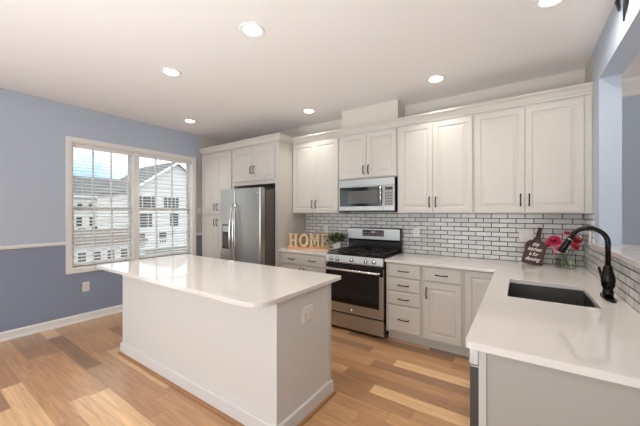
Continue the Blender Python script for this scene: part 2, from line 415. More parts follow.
# ---- wall cabinets, carcass front at 3.46, doors to 3.44
YU = 3.46; ZU0, ZU1 = 1.425, 2.475
TILE = .012; YBF = YB-TILE
def upper(name_label, x0, x1, z0, split=None, hz=None):
    t = thing('wall_cabinet', name_label, 'cabinet', ((x0+x1)/2, YB, z0), group='wall cabinets')
    b = MB(); b.box(x0, x1, YU, YB-.001, z0, ZU1); b.build('carcass', M['cab'], t)
    xm = (x0+x1)/2 if split is None else split
    hz = hz if hz is not None else z0+.13
    door(t, x0+.012, xm-.0015, z0+.012, ZU1-.03, YU, xm-.034, hz)
    door(t, xm+.0015, x1-.012, z0+.012, ZU1-.03, YU, xm+.034, hz)
    return t
upper('two-door cream wall cabinet between refrigerator surround and microwave', -2.848, -2.036, ZU0)
u2 = upper('short two-door cream wall cabinet directly above the microwave', -2.034, -1.222, 1.875, hz=1.985)
upper('two-door cream wall cabinet just right of the microwave', -1.220, -.402, ZU0)
u4 = upper('two-door cream wall cabinet at the right end by the pale blue wall', -.400, .478, ZU0)
MB().box(.478, .519, YU-.002, YU+.018, ZU0, ZU1).build('filler', M['cab'], u4)
# crown moulding following the wall cabinets and the tall cabinets
YT = 3.15
def crown(path, z, m, name):
    """path: list of (x, y) with outward side to the right of travel"""
    prof = [(0, 0), (.012, 0), (.014, .018), (.022, .028), (.034, .052), (.050, .066), (.058, .070), (.058, .088), (0, .088)]
    b = MB(); rs = []
    P = [Vector(p) for p in path]
    for i, p in enumerate(P):
        d0 = (p-P[i-1]).normalized() if i else (P[1]-p).normalized()
        d1 = (P[i+1]-p).normalized() if i < len(P)-1 else d0
        n0, n1 = Vector((d0.y, -d0.x)), Vector((d1.y, -d1.x)); nn = n0+n1
        nn = nn / (1+n0.dot(n1)) if (1+n0.dot(n1)) > .01 else n0
        rs.append([(p.x+nn.x*o, p.y+nn.y*o, z+h) for o, h in prof])
    b.rings(rs); return b.build(name, m)
# outward = towards -Y when travelling +X : right of travel
tag(crown([(-4.70, YT), (-2.850, YT), (-2.850, YU-.001), (.519, YU-.001)], 2.468, M['cab'], 'crown_molding'),
    'continuous cream crown molding running along the tops of all the cabinets', 'molding')

# ---- pantry and refrigerator surround
t = thing('pantry_cabinet', 'tall cream pantry cabinet between the window and the refrigerator', 'cabinet', (-4.29, YB, 0))
MB().box(-4.70, -3.872, YT+.02, YB-.001, .10, ZU1).build('carcass', M['cab'], t)
MB().box(-4.69, -3.88, YT+.09, YB-.001, 0, .10).build('toe_kick', M['cab'], t)
xm = -4.287
for (z0, z1, hz) in ((1.415, 2.445, 1.53), (.125, 1.385, 1.27)):
    door(t, -4.685, xm-.0015, z0, z1, YT+.02, xm-.034, hz); door(t, xm+.0015, -3.895, z0, z1, YT+.02, xm+.034, hz)
t = thing('refrigerator_cabinet', 'cream two-door cabinet over the refrigerator with tall side panels', 'cabinet', (-3.35, YB, 0))
MB().box(-3.87, -2.876, YT+.02, YB-.001, 1.865, ZU1).build('carcass', M['cab'], t)
MB().box(-3.87, -3.845, YT+.02, YB-.001, 0, 1.865).build('side_panel', M['cab'], t)
MB().box(-2.876, -2.850, YT, YB-.001, 0, ZU1).build('side_panel', M['cab'], t)
MB().box(-2.925, -2.8765, YT, YT+.019, 0, ZU1).build('stile', M['cab'], t)
door(t, -3.845, -3.397, 1.925, 2.425, YT+.02, -3.425, 2.09); door(t, -3.394, -2.935, 1.925, 2.425, YT+.02, -3.36, 2.09)

# ---- refrigerator, doors' face at 2.86
t = thing('refrigerator', 'stainless steel side-by-side refrigerator with a water dispenser', 'refrigerator', (-3.36, 3.30, 0))
FX0, FX1, FS, FY = -3.80, -2.932, -3.452, 2.862
b = MB(); b.box(FX0+.004, FX1-.004, FY+.10, 3.72, .03, 1.755); b.box(FX0+.03, FX1-.03, FY+.12, 3.68, 0, .03); b.build('body', M['fridge_side'], t)
MB().box(FX0+.01, FX1-.01, FY+.07, FY+.099, .02, .10).build('grille', M['charcoal'], t)
def fdoor(x0, x1):
    b = MB(); z0, z1, r = .11, 1.785, .022
    pl = []
    for (cx, cy, a0) in ((x1-r, FY+.088, 0), (x1-r, FY+r, -90), (x0+r, FY+r, -180), (x0+r, FY+.088, 180)):
        if cy > FY+.05: pl.append((x1 if cx > (x0+x1)/2 else x0, cy)); continue
        for k in range(5):
            a = math.radians(a0+ (90 - k*22.5)) if False else math.radians((0 if cx > (x0+x1)/2 else -90) - k*22.5)
            pl.append((cx+r*math.cos(a), cy+r*math.sin(a)))
    b.prism(pl, z0, z1, 'xy'); return b.build('door', [M['steel'], M['charcoal']], t, bevel=.004)
dl = fdoor(FX0, FS-.004); dr = fdoor(FS+.004, FX1)
for d, hx, sgn in ((dl, FS-.036, -1), (dr, FS+.036, 1)):
    pts = []; 
    for i in range(13):
        q = i/12; pts.append((hx, FY-.012-.060*math.sin(PI*q)**.7, .66+q*.90))
    MB().tube(pts, [.010+.007*math.sin(PI*i/12) for i in range(13)], 12).build('handle', M['chrome'], d)
dx0, dx1, dz0, dz1 = -3.735, -3.535, .895, 1.262
disp = MB().panel(dx0, dx1, dz0, dz1, FY, [(0, 0), (0, .006), (.006, .009), (.014, .009), (.02, .002)]).build('dispenser', M['charcoal'], dl)
MB().panel(dx0+.018, dx1-.018, 1.15, 1.24, FY-.003, SLAB).build('dispenser_panel', M['slot'], disp) if False else MB().box(dx0+.022, dx1-.022, FY-.011, FY-.003, 1.15, 1.24).build('control_strip', M['steel_h'], dl)
MB().box(dx0+.05, dx1-.05, FY-.02, FY-.003, 1.115, 1.145).build('spout', M['black'], dl)
MB().box(dx0+.015, dx1-.015, FY-.022, FY-.001, dz0+.005, dz0+.02).build('drip_tray', M['black'], dl)
MB().lathe([(.014, 0), (.014, .002), (.012, .003)], (-2.99, FY, 1.71), 20, 'y').build('badge', M['chrome'], dr)

# ---- base cabinets: face frame at 3.17, fronts to 3.15 ; counter edge 3.13
YC = 3.17; ZB0, ZB1 = .105, .883
def base(label, x0, x1, name='base_cabinet'):
    t = thing(name, label, 'cabinet', ((x0+x1)/2, YB, 0), group='base cabinets')
    MB().box(x0, x1, YC, YB-.001, ZB0, ZB1).build('carcass', M['cab'], t)
    MB().box(x0, x1, YC+.075, YC+.095, 0, ZB0).build('toe_kick', M['cab'], t)
    return t
t = base('cream base cabinet with a wide two-pull drawer, left of the range', -2.848, -2.042)
drawer(t, -2.805, -2.06, .722, .870, YC, (-2.62, -2.27))
door(t, -2.805, -2.434, .125, .705, YC, -2.468, .62); door(t, -2.431, -2.06, .125, .705, YC, -2.397, .62)
t = base('cream four-drawer base cabinet immediately right of the range', -1.250, -.858)
for z0, z1 in ((.722, .870), (.571, .711), (.421, .560), (.125, .410)): drawer(t, -1.225, -.868, z0, z1, YC, (-1.045,))
t = base('cream base cabinet with one drawer above one door, between the drawers and the corner', -.856, -.452)
drawer(t, -.835, -.470, .722, .870, YC, (-.655,)); door(t, -.835, -.470, .125, .705, YC, -.803, .60)
t = base('cream corner base cabinet with one tall door, partly behind the peninsula', -.450, .515)
door(t, -.44, -.155, .125, .870, YC)

# ---- peninsula cabinets (fronts face -X at -.14)
PX, PY0 = -.14, 1.345
RM = Matrix.Rotation(-PI/2, 4, 'Z')
t = thing('sink_base_cabinet', 'cream sink base cabinet forming the sink end of the peninsula', 'cabinet', (.18, 2.5, 0))
b = MB(); b.box(PX+.02, PX+.04, 1.97, 3.168, ZB0, ZB1); b.box(PX+.04, .515, 3.13, 3.168, ZB0, ZB1); b.box(.50, .515, 1.97, 3.13, ZB0, ZB1); b.box(PX+.04, .50, 1.97, 1.985, ZB0, ZB1); b.box(PX+.04, .50, 1.985, 3.13, ZB0, ZB0+.02)
b.build('carcass', M['cab'], t)
MB().box(PX+.09, PX+.11, 1.97, 3.168, 0, ZB0).build('toe_kick', M['cab'], t)
def side_panel_part(name, y0, y1, z0, z1, prof):
    # build a front facing -Y then turn it to face -X
    b = MB().panel(-y1, -y0, z0, z1, PX+.02, prof)
    return b.build(name, M['cab'], t, mtx=Matrix(((0, 1, 0, 0), (-1, 0, 0, 0), (0, 0, 1, 0), (0, 0, 0, 1))))
side_panel_part('drawer', 2.0, 2.94, .722, .87, DRAW); side_panel_part('door', 2.0, 2.465, .125, .705, DOOR); side_panel_part('door', 2.475, 2.94, .125, .705, DOOR)
t = thing('dishwasher', 'stainless dishwasher at the near end of the peninsula, seen edge on', 'dishwasher', (.1, 1.66, 0))
MB().box(PX+.01, .40, 1.372, 1.962, .10, .875).build('tub', M['charcoal'], t)
dd = MB().box(PX-.032, PX+.004, 1.362, 1.964, .11, .80, .003).build('door', M['steel'], t)
MB().box(PX-.0315, PX+.0015, 1.3585, 1.3615, .12, .795).build('gasket_edge', M['charcoal'], dd)
MB().box(PX-.036, PX+.0015, 1.358, 1.964, .803, .872, .004).build('control_panel', M['steel_h'], t)
MB().box(PX+.06, PX+.08, 1.372, 1.96, 0, .098).build('kick_plate', M['black'], t)
t = thing('peninsula_end_panel', 'plain panel with shade put into its grey-beige colour, closing the near end of the peninsula', 'panel', (.18, 1.35, 0))
MB().box(PX+.031, .519, 1.347, 1.366, 0, .883).build('panel', M['end_panel_shaded'], t)
MB().box(PX+.002, PX+.030, 1.340, 1.368, 0, .883, .002).build('corner_post', M['cab'], t)

# ================================================================== worktops
def slab(xs, ys, inside, z0, z1, round_=()):
    """extruded union of grid cells; round_: list of (x, y, radius) vertical corners"""
    b = MB(); bm = b.bm; vs = {}
    def v(i, j, k):
        if (i, j, k) not in vs: vs[(i, j, k)] = bm.verts.new((xs[i], ys[j], (z0, z1)[k]))
        return vs[(i, j, k)]
    cells = {(i, j) for i in range(len(xs)-1) for j in range(len(ys)-1) if inside((xs[i]+xs[i+1])/2, (ys[j]+ys[j+1])/2)}
    for i, j in cells:
        b._f([v(i, j, 1), v(i+1, j, 1), v(i+1, j+1, 1), v(i, j+1, 1)]); b._f([v(i, j, 0), v(i, j+1, 0), v(i+1, j+1, 0), v(i+1, j, 0)])
        for (di, dj, p, q) in ((0, -1, (i, j), (i+1, j)), (0, 1, (i+1, j+1), (i, j+1)), (-1, 0, (i, j+1), (i, j)), (1, 0, (i+1, j), (i+1, j+1))):
            if (i+di, j+dj) not in cells: b._f([v(*p, 0), v(*q, 0), v(*q, 1), v(*p, 1)])
    bmesh.ops.recalc_face_normals(bm, faces=bm.faces)
    bmesh.ops.dissolve_limit(bm, angle_limit=.01, verts=bm.verts, edges=bm.edges)
    for x, y, r in round_:
        es = [e for e in bm.edges if all(abs(q.co.x-x) < 1e-4 and abs(q.co.y-y) < 1e-4 for q in e.verts)]
        if es: bmesh.ops.bevel(bm, geom=es, offset=r, segments=8, affect='EDGES', profile=.5)
    return b
ZT = .914
SX0, SX1, SY0, SY1 = -.065, .365, 2.165, 2.745      # sink opening
b = slab([-.185, SX0, SX1, .519, XR], [1.312, SY0, SY1, 3.13, YB-.001], lambda x, y: not (SX0 < x < SX1 and SY0 < y < SY1) and x < .519, ZT-.03, ZT,
         [(-.185, 1.312, .025), (SX0, SY0, .012), (SX0, SY1, .012), (SX1, SY0, .012), (SX1, SY1, .012)])
# main run to the left as far as the range
def L_in(x, y):
    if SX0 < x < SX1 and SY0 < y < SY1: return False
    return y > 3.13 or x > -.185
b.bm.free()
b = slab([-1.255, -.185, SX0, SX1, .519], [1.312, SY0, SY1, 3.13, YB-.001], L_in, ZT-.03, ZT,
         [(-.185, 1.312, .025), (SX0, SY0, .012), (SX0, SY1, .012), (SX1, SY0, .012), (SX1, SY1, .012)])
tag(b.build('countertop', M['quartz'], bevel=.003), 'L-shaped white quartz countertop from the range around to the sink peninsula', 'countertop')
tag(slab([-2.848, -2.038], [3.13, YB-.001], lambda x, y: True, ZT-.03, ZT).build('countertop', M['quartz'], bevel=.003),
    'short white quartz countertop between the refrigerator panel and the range', 'countertop')
IX0, IX1, IY0, IY1 = -3.475, -1.212, 1.158, 2.105
tag(slab([IX0, IX1], [IY0, IY1], lambda x, y: True, ZT-.03, ZT, [(IX0, IY0, .02), (IX1, IY0, .13), (IX0, IY1, .02), (IX1, IY1, .02)]).build('island_countertop', M['quartz'], bevel=.003),
    'wide white quartz countertop on the kitchen island', 'countertop')
# raised bar ledge on the low wall
tag(slab([.488, XR-.001, XR2+.001, .86], [1.25, PY-.002, 3.26], lambda x, y: y < PY-.002 or x < XR-.001 or x > XR2+.001, 1.152, 1.186).build('bar_ledge', M['quartz'], bevel=.003),
    'raised white quartz bar ledge on the tiled low wall behind the sink', 'ledge')

# tile backsplashes
ob = MB().box(-2.849, XR-TILE-.0005, YBF, YB-.0005, ZT+.0005, ZU0-.001).build('tile_backsplash', M['tile_x'])
tag(ob, 'grey-white glazed brick tile backsplash along the back wall above the counters', 'backsplash')
b = MB(); b.box(XR-TILE, XR-.0005, 3.345, YB-.0005, ZT+.0005, ZU0-.001); b.box(XR-TILE, XR-.0005, 1.31, 3.344, ZT+.0005, 1.151)
tag(b.build('tile_backsplash', M['tile_y']), 'grey-white glazed brick tile on the low side wall behind the faucet', 'backsplash')

# ================================================================== island
t = thing('kitchen_island', 'white panelled kitchen island base in the middle of the floor', 'island', (-2.3, 1.7, 0))
BX0, BX1, BY0, BY1 = -3.355, -1.24, 1.348, 1.971
MB().box(BX0, BX1, BY0, BY1, .0, ZT-.031).build('body', M['island'], t)
MB().box(BX1-.028, BX1+.004, BY1-.03, BY1+.004, .1, ZT-.032).build('corner_trim', M['cab'], t)
b = MB()
def skirt(b, o, z0, z1, o2=None):
    o2 = o if o2 is None else o2
    r = lambda q, z: [(BX0-q, BY0-q, z), (BX1+q, BY0-q, z), (BX1+q, BY1+q, z), (BX0-q, BY1+q, z)]
    b.rings([r(o, z0), r(o, z1), r(o2, z1+.008), r(0.0005, z1+.009)], cap1=False)
skirt(b, .016, .001, .105, .008); b.build('baseboard', M['island'], t)
b = MB(); skirt(b, .034, .0005, .008, .028); r = lambda q, z: [(BX0-q, BY0-q, z), (BX1+q, BY0-q, z), (BX1+q, BY1+q, z), (BX0-q, BY1+q, z)]
b.rings([r(.033, .008), r(.028, .017), r(.0165, .021)], cap0=False, cap1=False); b.build('shoe_molding', M['shoe'], t)

# ================================================================== outlets and switches
def plate(label, cat, name, w, h, kind, mtx, group='wall plates'):
    """built facing -Y at the origin; mtx places it"""
    t = thing(name, label, cat, mtx.translation, group=group); t.rotation_euler = mtx.to_euler()
    MB().panel(-w/2, w/2, -h/2, h/2, 0, [(0, 0), (0, .003), (.004, .006), (.008, .0065)]).build('plate', M['plastic'], t, world=False)
    n = {'outlet': 1, 'outlet2': 2, 'switch2': 2, 'switch': 1, 'mixed': 2, 'outlet_h': 2}[kind]
    for i in range(n):
        cx = (i-(n-1)/2)*w*.46
        if kind in ('outlet', 'outlet2'):
            for s_ in (-1, 1):
                MB().panel(cx-.016, cx+.016, s_*.0195-.0135, s_*.0195+.0135, -.006, [(0, 0), (0, .002), (.002, .003)]).build('socket', M['plastic'], t, world=False)
                b = MB()
                for q in (-.006, .006): b.box(cx+q-.0013, cx+q+.0013, -.0098, -.0085, s_*.0195-.002, s_*.0195+.007)
                b.lathe([(.0025, 0), (.0025, .0015)], (cx, -.0085, s_*.0195-.007), 8, 'y')
                b.build('slots', M['slot'], t, world=False)
        elif kind == 'outlet_h':
            MB().panel(cx-.0135, cx+.0135, -.016, .016, -.006, [(0, 0), (0, .002), (.002, .003)]).build('socket', M['plastic'], t, world=False)
            b = MB()
            for q in (-.006, .006): b.box(cx-.003, cx+.006, -.0098, -.0085, q-.0013, q+.0013)
            b.lathe([(.0025, 0), (.0025, .0015)], (cx-.008, -.0085, 0), 8, 'y'); b.build('slots', M['slot'], t, world=False)
        else:
            MB().panel(cx-.016, cx+.016, -.033, .033, -.006, [(0, 0), (0, .002), (.003, .004)]).build('rocker', M['plastic'], t, world=False)
    return t
def on_back(x, z, y=YBF): return Matrix.Translation((x, y, z))
def facing_x(x, y, z): return Matrix.Translation((x, y, z)) @ Matrix.Rotation(PI/2, 4, 'Z')      # faces +X
def facing_nx(x, y, z): return Matrix.Translation((x, y, z)) @ Matrix.Rotation(-PI/2, 4, 'Z')    # faces -X
plate('white outlet plate on the slate blue wall below the window', 'outlet', 'wall_outlet', .078, .125, 'outlet', facing_x(XL, 1.488, .448))
plate('white outlet plate on the side of the kitchen island', 'outlet', 'wall_outlet', .122, .105, 'outlet_h', facing_x(BX1, 1.665, .722))
plate('white outlet plate on the tile just right of the range', 'outlet', 'wall_outlet', .075, .12, 'outlet', on_back(-1.09, 1.185))
plate('white outlet plate on the tile behind the potted plant', 'outlet', 'wall_outlet', .075, .12, 'outlet', on_back(-2.457, 1.19))
plate('wide white two-gang switch plate on the tile behind the dark board', 'switch', 'switch_plate', .125, .12, 'switch2', on_back(.055, 1.192))
plate('white outlet plate on the side tile in the corner behind the faucet', 'outlet', 'wall_outlet', .078, .12, 'outlet', facing_nx(XR-TILE, 3.47, 1.21))
plate('small white switch plate on the wall strip between window and pantry', 'switch', 'switch_plate', .07, .115, 'switch', facing_x(XL, 3.17, 1.47))

# ================================================================== range
t = thing('gas_range', 'stainless steel gas range with black cooktop and oven door', 'range', (-1.647, 3.45, 0))
GX0, GX1, GF = -2.030, -1.264, 3.155
MB().box(GX0, GX1, GF, 3.765, .03, .905).build('body', M['black'], t)
dr = MB(); dr.box(GX0+.003, GX1-.003, 3.122, GF-.001, .035, .205, .004); dr = dr.build('storage_drawer', M['steel_h'], t)
od = MB(); od.box(GX0+.003, GX1-.003, 3.118, GF-.001, .222, .795, .005); od = od.build('oven_door', M['steel_h'], t)
MB().box(GX0+.05, GX1-.052, 3.1145, 3.1185, .335, .705, .001).build('oven_window', M['glass_black'], od)
MB().box(GX0+.003, GX1-.003, 3.1165, 3.1195, .705, .797, .001).build('door_top_band', M['black'], od)
MB().box(GX0+.003, GX0+.05, 3.1160, 3.1185, .335, .705).build('window_border', M['black'], od)
MB().tube([(GX0+.04, 3.118, .748), (GX0+.035, 3.075, .748), (GX0+.06, 3.062, .748), (GX1-.06, 3.062, .748), (GX1-.035, 3.075, .748), (GX1-.04, 3.118, .748)], .0145, 12).build('handle', M['chrome'], od)
MB().lathe([(.017, 0), (.017, .002), (.014, .003), (.014, .002), (.002, .002)], (-1.66, 3.118, .278), 24, 'y').build('badge', M['chrome'], od)
b = MB(); b.prism([(3.113, .818), (3.107, .835), (3.122, .915), (3.17, .918), (3.17, .818)], GX0+.002, GX1-.002, 'yz')
cp = b.build('control_panel', M['steel_h'], t, bevel=.003)
for kx in (-1.945, -1.855, -1.66, -1.475, -1.375):
    b = MB(); b.lathe([(.026, 0), (.026, .004), (.022, .008), (.021, .028), (.018, .032)], (0, 0, 0), 20, 'y')
    k = b.build('knob', M['chrome'], t, mtx=Matrix.Translation((kx, 3.1125, .868)) @ Matrix.Rotation(-.18, 4, 'X'))
    MB().lathe([(.0255, 0), (.0255, .003), (.0235, .004)], (0, 0, 0), 20, 'y').build('ring', M['chrome'], k, mtx=Matrix.Translation((kx, 3.1115, .868)) @ Matrix.Rotation(-.18, 4, 'X'))
    MB().box(-.004, .004, -.036, -.030, -.016, .016, .001).build('pointer', M['black'], k, mtx=Matrix.Translation((kx, 3.1125, .868)) @ Matrix.Rotation(-.18, 4, 'X'))
b = MB(); b.box(GX0, GX1, 3.13, 3.70, .906, .922, .004)
b.build('cooktop', M['black'], t)
for (bx, by, r) in ((-1.86, 3.29, .045), (-1.86, 3.55, .036), (-1.647, 3.42, .05), (-1.43, 3.29, .05), (-1.43, 3.55, .034)):
    bn = MB().lathe([(r+.012, 0), (r+.012, .006), (r, .010), (r, .020), (r-.004, .024), (.003, .025)], (bx, by, .922), 24).build('burner', M['iron'], t)
for gx0, gx1 in ((GX0+.02, -1.777), (-1.772, -1.522), (-1.517, GX1-.02)):
    b = MB(); h0, h1 = .944, .957; y0, y1 = 3.15, 3.69; w = .006
    xm = (gx0+gx1)/2
    for y in (y0, (y0+y1)/2, y1): b.box(gx0, gx1, y-w, y+w, h0, h1, .002)
    for x in (gx0+w, gx1-w): b.box(x-w, x+w, y0, y1, h0, h1, .002)
    b.box(xm-w, xm+w, y0, y1, h0, h1, .002)
    for yy in (y0+.14, y1-.14):
        b.box(gx0, xm-.045, yy-w, yy+w, h0, h1+.003, .002); b.box(xm+.045, gx1, yy-w, yy+w, h0, h1+.003, .002)
    for x in (gx0+w, gx1-w):
        for y in (y0, (y0+y1)/2, y1): b.box(x-w, x+w, y-w, y+w, .9225, h0+.002)
    b.build('grate', M['iron'], t)
bg = MB(); bg.prism([(3.705, .905), (3.765, .905), (3.765, 1.225), (3.715, 1.225), (3.700, 1.215), (3.700, 1.07), (3.72, 1.05), (3.72, .93)], GX0, GX1, 'yz')
bg = bg.build('backguard', M['black'], t, bevel=.003)
b = MB(); b.prism([(3.694, 1.075), (3.7, 1.075), (3.7, 1.214), (3.712, 1.227), (3.76, 1.227), (3.76, 1.230), (3.708, 1.230), (3.694, 1.216)], GX0+.002, GX1-.012, 'yz'); b.build('backguard_panel', M['steel_h'], t)
dp = MB().box(-1.80, -1.49, 3.690, 3.6945, 1.115, 1.20, .001).build('display', M['display'], t)
b = MB()
for r_ in range(2):
    for i in range(8):
        if i in (3, 4) and r_ == 1: continue
        x = -1.785+i*.037; b.box(x, x+.018, 3.6888, 3.6902, 1.13+r_*.03, 1.136+r_*.03)
b.box(-1.672, -1.612, 3.6888, 3.6902, 1.158, 1.182); b.build('key_markings', M['display_txt'], dp)

# ================================================================== microwave
t = thing('microwave', 'stainless over-the-range microwave with black glass door', 'microwave', (-1.63, 3.6, 1.455))
MX0, MX1, MF, MZ0, MZ1 = -2.018, -1.240, 3.425, 1.455, 1.866
MB().box(MX0+.002, MX1, MF+.012, 3.765, MZ0, MZ1).build('body', M['black'], t)
MB().box(MX0, MX1-.006, MF, MF+.011, 1.775, MZ1, .002).build('vent_panel', M['steel_h'], t)
XD = -1.385
md = MB().box(MX0, XD, MF-.003, MF+.011, MZ0+.006, 1.772, .002).build('door', M['steel_h'], t)
MB().box(MX0+.012, XD-.018, MF-.0055, MF-.0032, 1.515, 1.763, .001).build('door_glass', M['glass_black'], md)
MB().box(MX0+.14, XD-.075, MF-.0072, MF-.0056, 1.553, 1.715).build('door_window', M['glass_mw'], md)
MB().tube([(XD-.028, MF-.003, 1.752), (XD-.028, MF-.035, 1.742), (XD-.028, MF-.035, 1.53), (XD-.028, MF-.003, 1.52)], .011, 10).build('handle', M['chrome'], md)
cp = MB().box(XD+.002, MX1-.006, MF-.002, MF+.011, MZ0+.006, 1.772, .002).build('control_panel', M['steel_h'], t)
k0 = MB().box(XD+.012, MX1-.02, MF-.0045, MF-.0022, 1.52, 1.76, .001).build('keypad', M['grey_key'], cp)
b = MB()
for r_ in range(6):
    for c_ in range(3):
        if r_ == 5: continue
        x = XD+.022+c_*.032; z = 1.535+r_*.033; b.box(x, x+.02, MF-.0058, MF-.0046, z, z+.013)
b.build('keys', M['slot'], cp)
MB().box(XD+.022, MX1-.03, MF-.0058, MF-.0046, 1.715, 1.75).build('clock_display', M['glass_black'], cp)
MB().box(MX0+.05, MX1-.05, MF+.05, 3.7, MZ0-.012, MZ0-.0005).build('grease_filter', M['charcoal'], t)

# ================================================================== sink and faucet
t = thing('kitchen_sink', 'grey stainless undermount sink set into the peninsula countertop', 'sink', ((SX0+SX1)/2, (SY0+SY1)/2, .67))
b = MB(); q = lambda i, z: [(SX0-i, SY0-i, z), (SX1+i, SY0-i, z), (SX1+i, SY1+i, z), (SX0-i, SY1+i, z)]
b.rings([q(.02, ZT-.031), q(.004, ZT-.031), q(.004, .70), q(-.02, .675), q(-.10, .672)], cap0=False)
b.build('basin', M['steel_dark'], t)
MB().lathe([(.045, 0), (.043, .003), (.03, .001), (.004, .001)], ((SX0+SX1)/2, (SY0+SY1)/2+.1, .6725), 24).build('drain', M['chrome'], t)
FXB, FYB = .442, 2.46
t = thing('kitchen_faucet', 'tall black gooseneck faucet with side lever beside the sink', 'faucet', (FXB, FYB, ZT))
pl = []
for k in range(32):
    a = 2*PI*k/32; pl.append((FXB+.030*math.copysign(abs(math.cos(a))**.9, math.cos(a)), FYB+.125*math.sin(a)))
b = MB(); b.rings([[(x, y, ZT+.0005) for x, y in pl], [(x, y, ZT+.005) for x, y in pl], [(FXB+(x-FXB)*.8, FYB+(y-FYB)*.93, ZT+.009) for x, y in pl]])
b.build('deck_plate', M['faucet'], t)
b = MB(); b.lathe([(.026, .006), (.027, .04), (.024, .045), (.024, .06), (.030, .068), (.034, .10), (.034, .125), (.028, .15), (.024, .165), (.021, .19), (.016, .20)], (FXB, FYB, ZT), 24)
b.build('valve_body', M['faucet'], t)
pts = [(FXB, FYB, ZT+.19), (FXB, FYB, 1.245)]
R = .088; zc = 1.247
for k in range(1, 15):
    a = k/14*math.radians(158); pts.append((FXB-R+R*math.cos(a), FYB, zc+R*math.sin(a)))
b = MB(); b.tube(pts, .0135, 14); b.build('gooseneck', M['faucet'], t)
e = Vector(pts[-1]); d = (Vector(pts[-1])-Vector(pts[-2])).normalized()
sp_ = MB().tube([e-d*.005, e+d*.02, e+d*.06, e+d*.112, e+d*.117], [.0145, .017, .0185, .020, .016], 14).build('spray_head', M['faucet'], t)
MB().tube([e+d*.018, e+d*.022], .0185, 14).build('collar', M['chrome'], sp_)
b = MB(); lz = ZT+.115; b.tube([(FXB, FYB, lz), (FXB-.022, FYB+.026, lz+.008)], [.017, .013], 12)
b.tube([(FXB-.022, FYB+.026, lz+.004), (FXB-.027, FYB+.032, lz+.03), (FXB-.036, FYB+.038, lz+.065)], [.011, .008, .006], 10); b.build('lever', M['faucet'], t)

# ================================================================== decor: board sign
def text_mesh(s, size, m, depth=.001, shear=0.0):
    cu = bpy.data.curves.new('lettering', 'FONT'); cu.body = s; cu.size = size; cu.extrude = depth; cu.align_x = 'CENTER'; cu.align_y = 'CENTER'; cu.shear = shear
    cu.space_character = .92; cu.offset = .0004
    o = bpy.data.objects.new('tmp', cu); C.objects.link(o)
    dg = bpy.context.evaluated_depsgraph_get(); me = bpy.data.meshes.new_from_object(o.evaluated_get(dg))
    bpy.data.objects.remove(o); me.materials.clear(); me.materials.append(m); return me
t = thing('lettered_board', 'dark brown paddle-shaped board lettered in white, leaning on the tile', 'sign', (.092, 3.60, ZT+.010))
t.rotation_euler = (math.radians(-19), math.radians(5), math.radians(-24))
W2, H1, H2 = .090, .240, .380
pl = [(-W2+.008, 0), (W2-.008, 0), (W2, .008), (W2-.004, H1-.03), (W2-.02, H1-.008), (.035, H1+.006), (.020, H1+.03), (.017, H2-.03), (.020, H2-.012), (.011, H2), (-.011, H2), (-.020, H2-.012), (-.017, H2-.03), (-.020, H1+.03), (-.035, H1+.006), (-W2+.02, H1-.008), (-W2+.004, H1-.03), (-W2, .008)]
MB().prism(pl, -.008, .008).build('board', M['board'], t, world=False, bevel=.002)
for s_, z, sz in (('this', .200, .052), ('kitchen', .150, .052), ('is for', .100, .050), ('dancing', .050, .052)):
    me = text_mesh(s_, sz, M['white_ink'], .0008, .35)
    o = bpy.data.objects.new('lettering', me); C.objects.link(o); o.parent = t; o.location = (0, -.009, z); o.rotation_euler = (PI/2, 0, 0); o.scale = (.86, 1, 1)

# ================================================================== decor: HOME letters on a base
d_ = Vector((.47, .32)).normalized(); ang = math.atan2(d_.y, d_.x)
t = thing('home_sign', 'orange-toned wooden block letters spelling HOME on a wooden base', 'sign', (-2.548, 3.452, ZT), ang)
HW = .300
MB().box(-HW, HW, -.035, .035, 0.0005, .022, .003).build('base', M['wood_letter'], t, world=False)
def letter(name, polys, cx, w):
    b = MB(); z0 = .022; H = .195
    for p in polys:
        b.prism([(cx+(x-.5)*w, z0+z*H) for x, z in p], -.020, .020)
    return b
def R_(x0, x1, z0, z1): return [(x0, z0), (x1, z0), (x1, z1), (x0, z1)]
S = .1
Hl = [R_(.12, .36, S, 1-S), R_(.64, .88, S, 1-S), R_(.36, .64, .43, .57), R_(0, .46, 0, S), R_(.54, 1, 0, S), R_(0, .46, 1-S, 1), R_(.54, 1, 1-S, 1)]
Ml = [R_(.10, .28, S, 1-S), R_(.72, .90, S, 1-S), R_(0, .38, 0, S), R_(.62, 1, 0, S), R_(0, .28, 1-S, 1), R_(.72, 1, 1-S, 1), [(.28, .65), (.5, .18), (.5, .42), (.28, 1)], [(.5, .18), (.72, .65), (.72, 1), (.5, .42)]]
El = [R_(.12, .36, S, 1-S), R_(0, .92, 0, S), R_(0, .92, 1-S, 1), R_(.36, .66, .44, .56), R_(.60, .70, .36, .64), R_(.80, .92, S, .30), R_(.80, .92, .70, 1-S)]
letter('H', Hl, -.222, .140).build('letter', M['wood_letter_face'], t, world=False)
b = MB(); cx = -.070; n = 28
def oring(rx, rz, y): return [(cx+rx*math.cos(2*PI*k/n), y, .022+.0975+rz*math.sin(2*PI*k/n)) for k in range(n)]
rr = [oring(.070, .0975, -.02), oring(.070, .0975, .02), oring(.034, .062, .02), oring(.034, .062, -.02), oring(.070, .0975, -.02)]
b.rings(rr, False, False); b.build('letter', M['wood_letter_face'], t, world=False)
letter('M', Ml, .088, .160).build('letter', M['wood_letter_face'], t, world=False)
letter('E', El, .234, .118).build('letter', M['wood_letter_face'], t, world=False)

